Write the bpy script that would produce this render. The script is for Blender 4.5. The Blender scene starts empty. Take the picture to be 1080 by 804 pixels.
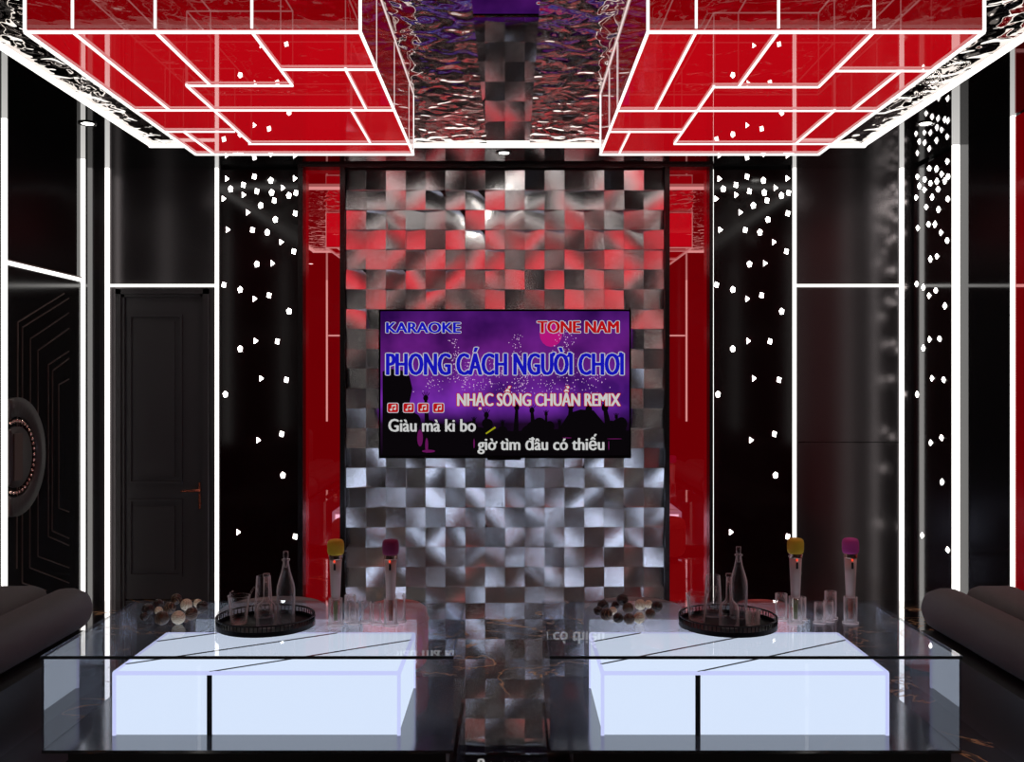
import bpy, bmesh, math, random
from mathutils import Vector, Matrix
random.seed(7)
C = bpy.context.scene.collection
PI = math.pi

# ---------------------------------------------------------------- camera, world, exposure
F = 1040.0                     # focal length in pixels of the 1080 px wide frame
CZ = 1.472
cam_d = bpy.data.cameras.new('camera')
cam = bpy.data.objects.new('camera', cam_d); C.objects.link(cam)
cam.location = (0, 0, CZ); cam.rotation_euler = (PI/2, 0, 0)
cam_d.sensor_width = 36; cam_d.lens = 36*F/1080; cam_d.clip_start = 0.02
sc = bpy.context.scene
sc.camera = cam
sc.view_settings.view_transform = 'Standard'
sc.view_settings.look = 'None'
sc.view_settings.exposure = 0.0
sc.view_settings.gamma = 1
sc.view_settings.use_curve_mapping = False
w = bpy.data.worlds.new('world'); sc.world = w; w.use_nodes = True
w.node_tree.nodes['Background'].inputs[0].default_value = (0.02, 0.018, 0.02, 1)
w.node_tree.nodes['Background'].inputs[1].default_value = 0.3
sc.cycles.max_bounces = 12; sc.cycles.transparent_max_bounces = 24
sc.cycles.transmission_bounces = 12; sc.cycles.glossy_bounces = 6; sc.cycles.diffuse_bounces = 3
sc.cycles.use_denoising = True
sc.cycles.sample_clamp_indirect = 4.0
sc.cycles.caustics_reflective = True; sc.cycles.caustics_refractive = False

LED = 1.9                      # radiance of the LED strips
H = 2.9                        # ceiling height
XL, XR = -2.77, 2.71           # side walls
YB, YF = 6.70, -0.78           # back wall, wall behind the camera

# ---------------------------------------------------------------- materials
def srgb(r, g, b):
    f = lambda c: ((c/255)/12.92 if c/255 <= .04045 else (((c/255)+.055)/1.055)**2.4)
    return (f(r), f(g), f(b), 1)

def new_mat(name):
    m = bpy.data.materials.new(name); m.use_nodes = True
    nt = m.node_tree; nt.nodes.clear()
    out = nt.nodes.new('ShaderNodeOutputMaterial')
    return m, nt, out

def N(nt, t, **kw):
    n = nt.nodes.new(t)
    for k, v in kw.items(): setattr(n, k, v)
    return n

def pbr(name, col, rough=.5, metal=0., ior=1.5, coat=0., spec=None, bump=0, bscale=50, aniso=0, sheen=0, emit=None, estr=0, vary=0, trans=0):
    m, nt, out = new_mat(name)
    p = N(nt, 'ShaderNodeBsdfPrincipled'); I = p.inputs
    I['Base Color'].default_value = col; I['Roughness'].default_value = rough
    I['Metallic'].default_value = metal; I['IOR'].default_value = ior
    I['Coat Weight'].default_value = coat; I['Coat Roughness'].default_value = .03
    I['Anisotropic'].default_value = aniso; I['Sheen Weight'].default_value = sheen
    I['Transmission Weight'].default_value = trans
    if spec is not None: I['Specular IOR Level'].default_value = spec
    if emit: I['Emission Color'].default_value = emit; I['Emission Strength'].default_value = estr
    tc = N(nt, 'ShaderNodeTexCoord')
    no = N(nt, 'ShaderNodeTexNoise'); no.inputs['Scale'].default_value = bscale; no.inputs['Detail'].default_value = 4
    nt.links.new(tc.outputs['Object'], no.inputs['Vector'])
    if bump:
        b = N(nt, 'ShaderNodeBump'); b.inputs['Strength'].default_value = bump; b.inputs['Distance'].default_value = .01
        nt.links.new(no.outputs['Fac'], b.inputs['Height']); nt.links.new(b.outputs[0], I['Normal'])
    if vary:
        mx = N(nt, 'ShaderNodeMix', data_type='RGBA')
        mx.inputs[6].default_value = tuple(c*(1-vary) for c in col[:3])+(1,)
        mx.inputs[7].default_value = tuple(min(1, c*(1+vary)) for c in col[:3])+(1,)
        nt.links.new(no.outputs['Fac'], mx.inputs[0]); nt.links.new(mx.outputs[2], I['Base Color'])
    nt.links.new(p.outputs[0], out.inputs[0])
    return m

def emis(name, col, s):
    m, nt, out = new_mat(name)
    e = N(nt, 'ShaderNodeEmission'); e.inputs[0].default_value = col; e.inputs[1].default_value = s
    nt.links.new(e.outputs[0], out.inputs[0]); return m

def front_fresnel(nt, ior):
    fr = N(nt, 'ShaderNodeFresnel'); fr.inputs[0].default_value = ior
    g = N(nt, 'ShaderNodeNewGeometry')
    s = N(nt, 'ShaderNodeMath', operation='SUBTRACT'); s.inputs[0].default_value = 1
    nt.links.new(g.outputs['Backfacing'], s.inputs[1])
    mu = N(nt, 'ShaderNodeMath', operation='MULTIPLY')
    nt.links.new(fr.outputs[0], mu.inputs[0]); nt.links.new(s.outputs[0], mu.inputs[1])
    return mu.outputs[0]

def pane(name, tint=(.93, .96, 1, 1), ior=1.75, rough=0, emit=None, estr=0, through=1.0, haze=0):
    """thin flat glass sheet: sees straight through, reflects by angle; optional lit film"""
    m, nt, out = new_mat(name)
    t = N(nt, 'ShaderNodeBsdfTransparent'); t.inputs[0].default_value = tint
    gl = N(nt, 'ShaderNodeBsdfGlossy'); gl.inputs['Roughness'].default_value = rough
    body = t.outputs[0]
    if emit:
        e = N(nt, 'ShaderNodeEmission'); e.inputs[0].default_value = emit; e.inputs[1].default_value = estr
        mx = N(nt, 'ShaderNodeMixShader'); mx.inputs[0].default_value = through
        nt.links.new(e.outputs[0], mx.inputs[1]); nt.links.new(t.outputs[0], mx.inputs[2]); body = mx.outputs[0]
    if haze:
        d = N(nt, 'ShaderNodeBsdfDiffuse'); d.inputs[0].default_value = (.5, .55, .62, 1)
        mx = N(nt, 'ShaderNodeMixShader'); mx.inputs[0].default_value = haze
        nt.links.new(body, mx.inputs[1]); nt.links.new(d.outputs[0], mx.inputs[2]); body = mx.outputs[0]
    mx = N(nt, 'ShaderNodeMixShader')
    nt.links.new(front_fresnel(nt, ior), mx.inputs[0])
    nt.links.new(body, mx.inputs[1]); nt.links.new(gl.outputs[0], mx.inputs[2])
    nt.links.new(mx.outputs[0], out.inputs[0]); return m

M = {}
M['led'] = emis('led white', (1, .975, .94, 1), LED)
M['led_fine'] = emis('led fine', (1, .8, .78, 1), .8)
M['box_led'] = emis('box led', (1, .96, .94, 1), 1.35)
M['star'] = emis('star led', (1, .97, .92, 1), 12)
M['lightbox'] = emis('backlit acrylic', srgb(222, 233, 250), 1.1)
M['tile_fill'] = emis('added tile fill glow', srgb(214, 228, 252), 5.5)  # added glow, far brighter than the box, to light the lower mosaic tiles
M['lightbox_edge'] = emis('backlit acrylic edge', srgb(206, 210, 250), 1.08)
M['black_gloss'] = pbr('black gloss panel', (.006, .0055, .006, 1), .06, ior=1.33)
M['black_soffit'] = pbr('black gloss ceiling', (.004, .004, .004, 1), .015, ior=1.5)
M['brushed_black'] = pbr('brushed black panel', (.085, .075, .078, 1), .19, metal=.8)
M['wine_glass'] = pbr('dark wine glass', (.008, .0015, .002, 1), .1, ior=1.4)
M['frame_dark'] = pbr('dark bronze trim', (.035, .03, .03, 1), .25, metal=.8)
M['black_matte'] = pbr('black matte', (.006, .006, .006, 1), .45)
M['mirror'] = pbr('ceiling mirror', (.62, .6, .62, 1), 0, metal=1)
M['door'] = pbr('charcoal door paint', (.036, .031, .033, 1), .42, bump=.05, bscale=300)
M['door_black'] = pbr('black lacquer door', (.004, .004, .004, 1), .12)
M['inlay'] = pbr('bronze inlay', (.16, .1, .085, 1), .35, metal=.7)
M['disc'] = pbr('bronze disc', (.06, .045, .043, 1), .4, metal=.5, bump=.1, bscale=400)
M['brass_red'] = pbr('reddish brass', (.5, .12, .07, 1), .22, metal=1)
M['velvet'] = pbr('dark velvet', (.034, .026, .027, 1), .75, sheen=.3, bump=.5, bscale=320, vary=.5)
M['pouf_grey'] = pbr('taupe fabric', (.22, .17, .165, 1), .8, bump=.2, bscale=200)
M['pouf_red'] = pbr('coral fabric', (.62, .09, .07, 1), .8, bump=.2, bscale=200)
M['table_glass'] = pane('table glass', (.97, .98, 1, 1), 2.3, haze=.01)
M['table_side'] = pane('table side glass', (.93, .95, 1, 1), 3.6, haze=.02)
M['table_back'] = pane('table back glass', (.95, .97, 1, 1), 1.75, haze=.02)
M['table_front'] = pane('table front glass', (.95, .97, 1, 1), 1.5, haze=.015)
M['glass_edge'] = pbr('glass edge', (.045, .055, .065, 1), .25, ior=1.6)
M['base_plate'] = pbr('grey gloss base', (.03, .033, .04, 1), .1, ior=2.8)
M['groove'] = pbr('dark groove', (.004, .006, .008, 1), .3)
M['clear'] = pane('clear glass', (.96, .94, .94, 1), 1.7)
M['water'] = pane('water', (.8, .86, .9, 1), 1.33)
M['tray'] = pbr('black enamel tray', (.003, .003, .004, 1), .3, ior=1.3)
M['mic_body'] = pbr('champagne metal', (.78, .6, .58, 1), .4, metal=.25, bump=.15, bscale=700)
M['mic_ring'] = pbr('rose metal ring', (.75, .5, .42, 1), .2, metal=1)
M['yellow'] = pbr('yellow foam', (.85, .55, .03, 1), .75, bump=.4, bscale=600)
M['plum'] = pbr('plum foam', (.3, .02, .13, 1), .75, bump=.4, bscale=600)
M['magenta'] = pbr('magenta foam', (.62, .06, .4, 1), .75, bump=.4, bscale=600)
M['olive'] = pbr('olive plastic', (.12, .12, .015, 1), .4)
M['rust'] = pbr('rust plastic', (.28, .05, .02, 1), .4)
M['led_red'] = emis('red led', (1, .07, .03, 1), 1.2)
M['red_side'] = pane('lit red side', (1, .9, .9, 1), 1.5, emit=srgb(200, 0, 14), estr=.36, through=.4)
M['red_rear_fill'] = pane('red rear side fill glow', (1, .9, .9, 1), 1.5, emit=srgb(225, 20, 48), estr=1.5, through=.12)  # glow raised well above the other sides to redden the mosaic tiles
M['red_bottom'] = pane('lit red bottom', (1, .9, .9, 1), 1.5, emit=srgb(236, 10, 26), estr=.7, through=.19)

def glassware():
    m, nt, out = new_mat('clear glassware')
    t = N(nt, 'ShaderNodeBsdfTransparent'); t.inputs[0].default_value = (.985, .97, .97, 1)
    gl = N(nt, 'ShaderNodeBsdfGlossy'); gl.inputs['Roughness'].default_value = .02
    d = N(nt, 'ShaderNodeBsdfDiffuse'); d.inputs[0].default_value = (.95, .84, .84, 1)  # pale pink mixed in at grazing angles, imitates bright refracted glass outlines
    tr = N(nt, 'ShaderNodeBsdfTranslucent'); tr.inputs[0].default_value = (.85, .76, .76, 1)
    ad = N(nt, 'ShaderNodeMixShader'); ad.inputs[0].default_value = .5
    nt.links.new(d.outputs[0], ad.inputs[1]); nt.links.new(tr.outputs[0], ad.inputs[2])
    lw = N(nt, 'ShaderNodeLayerWeight'); lw.inputs[0].default_value = .5
    pw = N(nt, 'ShaderNodeMath', operation='POWER'); pw.inputs[1].default_value = 2.0
    nt.links.new(lw.outputs['Facing'], pw.inputs[0])
    m1 = N(nt, 'ShaderNodeMixShader'); nt.links.new(pw.outputs[0], m1.inputs[0])
    nt.links.new(t.outputs[0], m1.inputs[1]); nt.links.new(ad.outputs[0], m1.inputs[2])
    m2 = N(nt, 'ShaderNodeMixShader'); nt.links.new(front_fresnel(nt, 1.6), m2.inputs[0])
    nt.links.new(m1.outputs[0], m2.inputs[1]); nt.links.new(gl.outputs[0], m2.inputs[2])
    nt.links.new(m2.outputs[0], out.inputs[0]); return m
M['clear'] = glassware()

# backlit red mirror glass
def red_mirror():
    m, nt, out = new_mat('backlit red glass')
    e = N(nt, 'ShaderNodeEmission'); e.inputs[0].default_value = srgb(215, 0, 18); e.inputs[1].default_value = .3
    gl = N(nt, 'ShaderNodeBsdfGlossy'); gl.inputs['Roughness'].default_value = 0; gl.inputs[0].default_value = (1, .45, .45, 1)
    mx = N(nt, 'ShaderNodeMixShader'); mx.inputs[0].default_value = .3
    nt.links.new(e.outputs[0], mx.inputs[1]); nt.links.new(gl.outputs[0], mx.inputs[2])
    nt.links.new(mx.outputs[0], out.inputs[0]); return m
M['red_mirror'] = red_mirror()

def rippled():
    m, nt, out = new_mat('rippled steel')
    p = N(nt, 'ShaderNodeBsdfPrincipled'); I = p.inputs
    I['Base Color'].default_value = (.44, .38, .35, 1); I['Metallic'].default_value = 1; I['Roughness'].default_value = .03
    tc = N(nt, 'ShaderNodeTexCoord'); mp = N(nt, 'ShaderNodeMapping'); mp.inputs['Scale'].default_value = (1, .8, 1)
    no = N(nt, 'ShaderNodeTexNoise'); no.inputs['Scale'].default_value = 11; no.inputs['Detail'].default_value = .6
    no.inputs['Distortion'].default_value = .6
    b = N(nt, 'ShaderNodeBump'); b.inputs['Strength'].default_value = 1; b.inputs['Distance'].default_value = .017
    nt.links.new(tc.outputs['Object'], mp.inputs[0]); nt.links.new(mp.outputs[0], no.inputs['Vector'])
    nt.links.new(no.outputs['Fac'], b.inputs['Height']); nt.links.new(b.outputs[0], I['Normal'])
    nt.links.new(p.outputs[0], out.inputs[0]); return m
M['ripple'] = rippled()

def marble():
    m, nt, out = new_mat('polished black marble')
    p = N(nt, 'ShaderNodeBsdfPrincipled'); I = p.inputs
    I['Roughness'].default_value = .015
    tc = N(nt, 'ShaderNodeTexCoord')
    n1 = N(nt, 'ShaderNodeTexNoise'); n1.inputs['Scale'].default_value = 1.7; n1.inputs['Detail'].default_value = 6; n1.inputs['Distortion'].default_value = 1.5
    n2 = N(nt, 'ShaderNodeTexNoise'); n2.inputs['Scale'].default_value = 1.3; n2.inputs['Detail'].default_value = 2
    a = N(nt, 'ShaderNodeMath', operation='SUBTRACT'); a.inputs[1].default_value = .5
    ab = N(nt, 'ShaderNodeMath', operation='ABSOLUTE')
    r = N(nt, 'ShaderNodeValToRGB'); r.color_ramp.elements[0].color = (1, 1, 1, 1); r.color_ramp.elements[1].position = .016; r.color_ramp.elements[1].color = (0, 0, 0, 1)
    r2 = N(nt, 'ShaderNodeValToRGB'); r2.color_ramp.elements[0].position = .47; r2.color_ramp.elements[1].position = .53
    mu = N(nt, 'ShaderNodeMath', operation='MULTIPLY')
    for n in (n1, n2): nt.links.new(tc.outputs['Object'], n.inputs['Vector'])
    nt.links.new(n1.outputs['Fac'], a.inputs[0]); nt.links.new(a.outputs[0], ab.inputs[0]); nt.links.new(ab.outputs[0], r.inputs[0])
    nt.links.new(n2.outputs['Fac'], r2.inputs[0])
    nt.links.new(r.outputs[0], mu.inputs[0]); nt.links.new(r2.outputs[0], mu.inputs[1])
    mx = N(nt, 'ShaderNodeMix', data_type='RGBA'); mx.inputs[6].default_value = (.006, .005, .005, 1); mx.inputs[7].default_value = (.75, .4, .2, 1)
    nt.links.new(mu.outputs[0], mx.inputs[0]); nt.links.new(mx.outputs[2], I['Base Color'])
    gl = N(nt, 'ShaderNodeBsdfGlossy'); gl.inputs[0].default_value = (.9, .88, .88, 1); gl.inputs['Roughness'].default_value = .015
    ms = N(nt, 'ShaderNodeMixShader'); ms.inputs[0].default_value = .5
    inv = N(nt, 'ShaderNodeMapRange'); inv.inputs[3].default_value = .78; inv.inputs[4].default_value = .1
    nt.links.new(mu.outputs[0], inv.inputs[0]); nt.links.new(inv.outputs[0], ms.inputs[0])
    nt.links.new(p.outputs[0], ms.inputs[1]); nt.links.new(gl.outputs[0], ms.inputs[2])
    nt.links.new(ms.outputs[0], out.inputs[0]); return m
M['marble'] = marble()

def steel_tiles():
    m, nt, out = new_mat('brushed steel tiles')
    p = N(nt, 'ShaderNodeBsdfPrincipled'); I = p.inputs
    I['Base Color'].default_value = (.86, .83, .83, 1); I['Metallic'].default_value = 1; I['Roughness'].default_value = .22
    no = N(nt, 'ShaderNodeTexNoise'); no.inputs['Scale'].default_value = 450
    tc = N(nt, 'ShaderNodeTexCoord'); nt.links.new(tc.outputs['Object'], no.inputs['Vector'])
    b = N(nt, 'ShaderNodeBump'); b.inputs['Strength'].default_value = .15; b.inputs['Distance'].default_value = .002
    nt.links.new(no.outputs['Fac'], b.inputs['Height']); nt.links.new(b.outputs[0], I['Normal'])
    nt.links.new(p.outputs[0], out.inputs[0]); return m
M['tiles'] = steel_tiles()

def choc(name, c1, c2, scale=60, thr=.62):
    m, nt, out = new_mat(name)
    p = N(nt, 'ShaderNodeBsdfPrincipled'); p.inputs['Roughness'].default_value = .35
    tc = N(nt, 'ShaderNodeTexCoord'); wv = N(nt, 'ShaderNodeTexWave'); wv.inputs['Scale'].default_value = scale
    wv.inputs['Distortion'].default_value = 9; wv.inputs['Detail'].default_value = 2
    r = N(nt, 'ShaderNodeValToRGB'); r.color_ramp.elements[0].position = thr; r.color_ramp.elements[0].color = c1
    r.color_ramp.elements[1].position = min(1, thr+.15); r.color_ramp.elements[1].color = c2
    nt.links.new(tc.outputs['Object'], wv.inputs['Vector']); nt.links.new(wv.outputs['Fac'], r.inputs[0])
    b = N(nt, 'ShaderNodeBump'); b.inputs['Strength'].default_value = .5; b.inputs['Distance'].default_value = .004
    nt.links.new(wv.outputs['Fac'], b.inputs['Height']); nt.links.new(b.outputs[0], p.inputs['Normal'])
    nt.links.new(r.outputs[0], p.inputs['Base Color']); nt.links.new(p.outputs[0], out.inputs[0]); return m
M['choc_dark'] = choc('dark chocolate', (.012, .005, .004, 1), (.05, .02, .012, 1), 30, .7)
M['choc_swirl'] = choc('swirled chocolate', (.03, .012, .007, 1), (.2, .1, .045, 1), 45, .74)
M['choc_cream'] = choc('cream truffle', (.8, .68, .5, 1), (.55, .4, .24, 1), 35, .75)

def screen_mat():
    m, nt, out = new_mat('tv picture')
    tc = N(nt, 'ShaderNodeTexCoord'); sp = N(nt, 'ShaderNodeSeparateXYZ')
    nt.links.new(tc.outputs['Generated'], sp.inputs[0])
    r = N(nt, 'ShaderNodeValToRGB'); cr = r.color_ramp
    cr.elements[0].position = 0; cr.elements[0].color = srgb(10, 6, 12)
    cr.elements[1].position = 1; cr.elements[1].color = srgb(66, 22, 96)
    for pos, c in ((.22, (28, 12, 34)), (.34, (104, 44, 150)), (.5, (104, 40, 140)), (.75, (88, 28, 108))):
        e = cr.elements.new(pos); e.color = srgb(*c)
    nt.links.new(sp.outputs['Z'], r.inputs[0])
    no = N(nt, 'ShaderNodeTexNoise'); no.inputs['Scale'].default_value = 3.2; no.inputs['Detail'].default_value = 3
    nt.links.new(tc.outputs['Object'], no.inputs['Vector'])
    r2 = N(nt, 'ShaderNodeValToRGB'); r2.color_ramp.elements[0].position = .35; r2.color_ramp.elements[0].color = (.35, .3, .5, 1)
    r2.color_ramp.elements[1].position = .68; r2.color_ramp.elements[1].color = (1.5, 1.2, 1.5, 1)
    nt.links.new(no.outputs['Fac'], r2.inputs[0])
    mx = N(nt, 'ShaderNodeMix', data_type='RGBA', blend_type='MULTIPLY'); mx.inputs[0].default_value = 1
    nt.links.new(r.outputs[0], mx.inputs[6]); nt.links.new(r2.outputs[0], mx.inputs[7])
    e = N(nt, 'ShaderNodeEmission'); nt.links.new(mx.outputs[2], e.inputs[0])
    nt.links.new(e.outputs[0], out.inputs[0]); return m
M['screen'] = screen_mat()
for k, c in dict(t_white=(196, 196, 196), t_blue=(22, 20, 176), t_red=(176, 16, 20), t_edge=(186, 184, 196), t_black=(9, 6, 9),
                 t_spark=(214, 176, 216), t_pink=(176, 22, 120), t_glow=(96, 20, 84), t_yellow=(150, 150, 20)).items():
    M[k] = emis('picture '+k[2:], srgb(*c), 1)

# ---------------------------------------------------------------- mesh helpers
def box(bm, x0, x1, y0, y1, z0, z1):
    v = [bm.verts.new(p) for p in ((x0, y0, z0), (x1, y0, z0), (x1, y1, z0), (x0, y1, z0), (x0, y0, z1), (x1, y0, z1), (x1, y1, z1), (x0, y1, z1))]
    for f in ((0, 3, 2, 1), (4, 5, 6, 7), (0, 1, 5, 4), (1, 2, 6, 5), (2, 3, 7, 6), (3, 0, 4, 7)):
        bm.faces.new([v[i] for i in f])
    return bm

def B(*a):
    return box(bmesh.new(), *a)

def bar(bm, p0, p1, w, h):
    """rectangular bar between two points, w across (horizontal), h in height"""
    p0, p1 = Vector(p0), Vector(p1); d = (p1-p0).normalized()
    up = Vector((0, 0, 1)) if abs(d.z) < .9 else Vector((0, 1, 0))
    s = d.cross(up).normalized(); u = s.cross(d).normalized()
    q = [p + s*a*w/2 + u*b*h/2 for p in (p0, p1) for a, b in ((-1, -1), (1, -1), (1, 1), (-1, 1))]
    v = [bm.verts.new(x) for x in q]
    fs = [bm.faces.new([v[i] for i in f]) for f in ((3, 2, 1, 0), (4, 5, 6, 7), (0, 1, 5, 4), (1, 2, 6, 5), (2, 3, 7, 6), (3, 0, 4, 7))]
    return bm

def tube(bm, pts, r, n=10, close=False):
    pts = [Vector(p) for p in pts]; rings = []
    for i, p in enumerate(pts):
        a = pts[(i-1) % len(pts)] if (i or close) else p; b = pts[(i+1) % len(pts)] if (i < len(pts)-1 or close) else p
        d = (b-a).normalized(); up = Vector((0, 0, 1)) if abs(d.z) < .95 else Vector((0, 1, 0))
        s = d.cross(up).normalized(); u = s.cross(d).normalized()
        rr = r[i] if isinstance(r, (list, tuple)) else r
        rings.append([bm.verts.new(p + (s*math.cos(t)+u*math.sin(t))*rr) for t in [2*PI*k/n for k in range(n)]])
    m = len(rings)
    for i in range(m if close else m-1):
        a, b = rings[i], rings[(i+1) % m]
        for k in range(n): bm.faces.new((a[k], b[k], b[(k+1) % n], a[(k+1) % n])).smooth = True
    if not close:
        bm.faces.new(rings[0]); bm.faces.new(list(reversed(rings[-1])))
    return bm

def lathe(bm, prof, n=32, c=(0, 0, 0), sharp=False):
    """profile of (r, z); r == 0 closes at a pole"""
    rings = []
    for r, z in prof:
        if r < 1e-6: rings.append([bm.verts.new((c[0], c[1], c[2]+z))])
        else: rings.append([bm.verts.new((c[0]+r*math.cos(2*PI*k/n), c[1]+r*math.sin(2*PI*k/n), c[2]+z)) for k in range(n)])
    for a, b in zip(rings, rings[1:]):
        for k in range(n):
            k2 = (k+1) % n
            if len(a) == 1 and len(b) == 1: continue
            if len(a) == 1: f = bm.faces.new((a[0], b[k2], b[k]))
            elif len(b) == 1: f = bm.faces.new((a[k], a[k2], b[0]))
            else: f = bm.faces.new((a[k], a[k2], b[k2], b[k]))
            f.smooth = not sharp
    bmesh.ops.remove_doubles(bm, verts=bm.verts[:], dist=1e-6)
    return bm

def rbox(x0, x1, y0, y1, z0, z1, r, seg=4):
    bm = B(x0, x1, y0, y1, z0, z1)
    bmesh.ops.bevel(bm, geom=bm.edges[:]+bm.verts[:], offset=r, segments=seg, profile=.5, affect='EDGES')
    for f in bm.faces: f.smooth = True
    return bm

def ball(bm, c, r, u=20, v=12, sx=1, sy=1, sz=1):
    mt = Matrix.Translation(c) @ Matrix.Diagonal((sx, sy, sz, 1))
    res = bmesh.ops.create_uvsphere(bm, u_segments=u, v_segments=v, radius=r, matrix=mt)
    for vv in res['verts']:
        for f in vv.link_faces: f.smooth = True
    return bm

def link(name, bm, mat, parent=None, off=(0, 0, 0)):
    if off != (0, 0, 0): bmesh.ops.translate(bm, verts=bm.verts[:], vec=[-a for a in off])
    bmesh.ops.recalc_face_normals(bm, faces=bm.faces[:])
    me = bpy.data.meshes.new(name); bm.to_mesh(me); bm.free()
    me.materials.append(M[mat] if isinstance(mat, str) else mat)
    o = bpy.data.objects.new(name, me); C.objects.link(o)
    if parent: o.parent = parent
    return o

def solo(name, bm, mat, label, cat, loc, group=None):
    """a thing that is one mesh, built in world coordinates with its origin at loc"""
    o = link(name, bm, mat, None, tuple(loc)); o.location = loc
    o['label'] = label; o['category'] = cat
    if group: o['group'] = group
    return o

def struct(name, bm, mat, parent=None):
    o = link(name, bm, mat, parent)
    if not parent: o['kind'] = 'structure'
    return o

class Thing:
    """Empty at the base; parts are given in world coordinates unless local=True"""
    def __init__(s, name, label, cat, loc=(0, 0, 0), group=None, local=False):
        s.o = bpy.data.objects.new(name, None); C.objects.link(s.o); s.o.empty_display_size = .05
        s.o.location = loc; s.off = (0, 0, 0) if local else tuple(loc)
        s.o['label'] = label; s.o['category'] = cat
        if group: s.o['group'] = group
    def part(s, name, bm, mat, parent=None, label=None):
        p = link(name, bm, mat, parent or s.o, s.off)
        if label: p['label'] = label
        return p

def dup(root, loc, label, rotz=0, group=None):
    r = root.copy(); C.objects.link(r); r.location = loc; r.rotation_euler = (0, 0, rotz); r['label'] = label
    if group: r['group'] = group
    for ch in list(root.children):
        c = ch.copy(); C.objects.link(c); c.parent = r
        for g in list(ch.children):
            d = g.copy(); C.objects.link(d); d.parent = c
    return r

def W(px, py, Y):
    return ((px-540)*Y/F, CZ+(402-py)*Y/F)

# ================================================================ THE ROOM SHELL
struct('floor', B(XL-.1, XR+.1, YF-.1, YB+.1, -.06, 0), 'marble')
TX0, TX1, TY0, TY1 = -2.165, 2.11, 2.38, 5.94        # the inner ceiling field
MX0, MX1 = -.151, .105                                # the mirror strip
bm = B(XL-.1, TX0, YF-.1, YB+.1, H, H+.08); box(bm, TX1, XR+.1, YF-.1, YB+.1, H, H+.08)
box(bm, TX0, TX1, TY1, YB+.1, H, H+.08); box(bm, TX0, TX1, YF-.1, TY0, H, H+.08)
struct('ceiling', bm, 'black_soffit')
bm = B(TX0, MX0, TY0, TY1, H, H+.08); box(bm, MX1, TX1, TY0, TY1, H, H+.08)
struct('ceiling', bm, 'ripple')
struct('ceiling', B(MX0, MX1, TY0, TY1, H-.001, H+.08), 'mirror')
struct('wall_left', B(XL-.1, XL, YF, YB, 0, H), 'black_gloss')
struct('wall_right', B(XR, XR+.1, YF, YB, 0, H), 'black_gloss')
struct('wall_back', B(XL, XR, YB, YB+.1, 0, H), 'black_matte')
struct('wall_front', B(XL, XR, YF-.1, YF, 0, H), 'black_gloss')

# panels of the back wall
YD = 6.62
bm = B(XL, -1.955, YD, YB, 2.09, H); box(bm, XL, -2.655, YD, YB, 0, 2.09); box(bm, -2.035, -1.955, YD, YB, 0, 2.09)
struct('wall_back', bm, 'brushed_black')
bm = B(1.875, XR, YD, YB, 2.115, H); box(bm, 1.875, XR, YD, YB, 1.063, 2.11); box(bm, 1.875, XR, YD, YB, 0, 1.058)
struct('wall_back', bm, 'brushed_black')
# trims between the panels and below the ceiling
k = 1
for x0, x1 in ((-1.412, -1.378), (-1.135, -1.102), (1.008, 1.04), (1.302, 1.326)):
    struct('trim_%d' % k, B(x0, x1, 6.50, YB, 0, 2.882), 'frame_dark'); k += 1
struct('trim_%d' % k, B(-1.412, 1.326, 6.49, YB, 2.882, H), 'frame_dark'); k += 1
struct('trim_%d' % k, B(XL, XL+.012, 5.37, 6.33, 2.13, 2.14), 'inlay'); k += 1
struct('trim_%d' % k, B(XR-.02, XR, 5.99, 6.0, 0, H), 'frame_dark'); k += 1

# ---------------------------------------------------------------- LED strips
def vstrip(x, y, label, w=.022, z0=0.0, z1=H, h=.022, group=None):
    solo('led_strip', B(x-w/2, x+w/2, y-h/2, y+h/2, z0, z1), 'led', label, 'light strip', (x, y, z0), group)
g = None
vstrip(-2.712, YD-.012, 'upright white LED strip in the back left corner, left of the panelled door', .024)
vstrip(-1.978, YD-.012, 'upright white LED strip between the panelled door and the left star light panel', .02)
vstrip(1.893, YD-.012, 'upright white LED strip on the right edge of the right star light panel', .02)
vstrip(2.612, YD-.012, 'upright white LED strip in the back right corner', .024)
vstrip(1.334, 6.56, 'thin upright white LED strip between right red glass and right star panel', .012, h=.012, z1=2.88)
vstrip(XL+.0115, 6.34, 'upright white LED strip on the far side of the black inlaid door')
vstrip(XL+.0115, 5.36, 'upright white LED strip on the near side of the black inlaid door')
vstrip(XR-.0255, 5.965, 'widest upright LED strip, on the right wall beside its star panel', .04)
vstrip(XR-.0115, 5.31, 'upright white LED strip at the right picture edge beside the red side glass')
solo('led_strip', B(-2.695, -1.993, YD-.018, YD, 2.103, 2.121), 'led', 'level white LED strip above the panelled charcoal door', 'light strip', (-2.34, YD, 2.098))
solo('led_strip', B(1.907, 2.595, YD-.018, YD, 2.103, 2.121), 'led', 'level white LED strip across the black panel in the back right corner', 'light strip', (2.25, YD, 2.098))
solo('led_strip', B(XL, XL+.02, 5.375, 6.325, 2.11, 2.13), 'led', 'level white LED strip above the black inlaid door on the left wall', 'light strip', (XL+.015, 5.85, 2.105))
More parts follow.
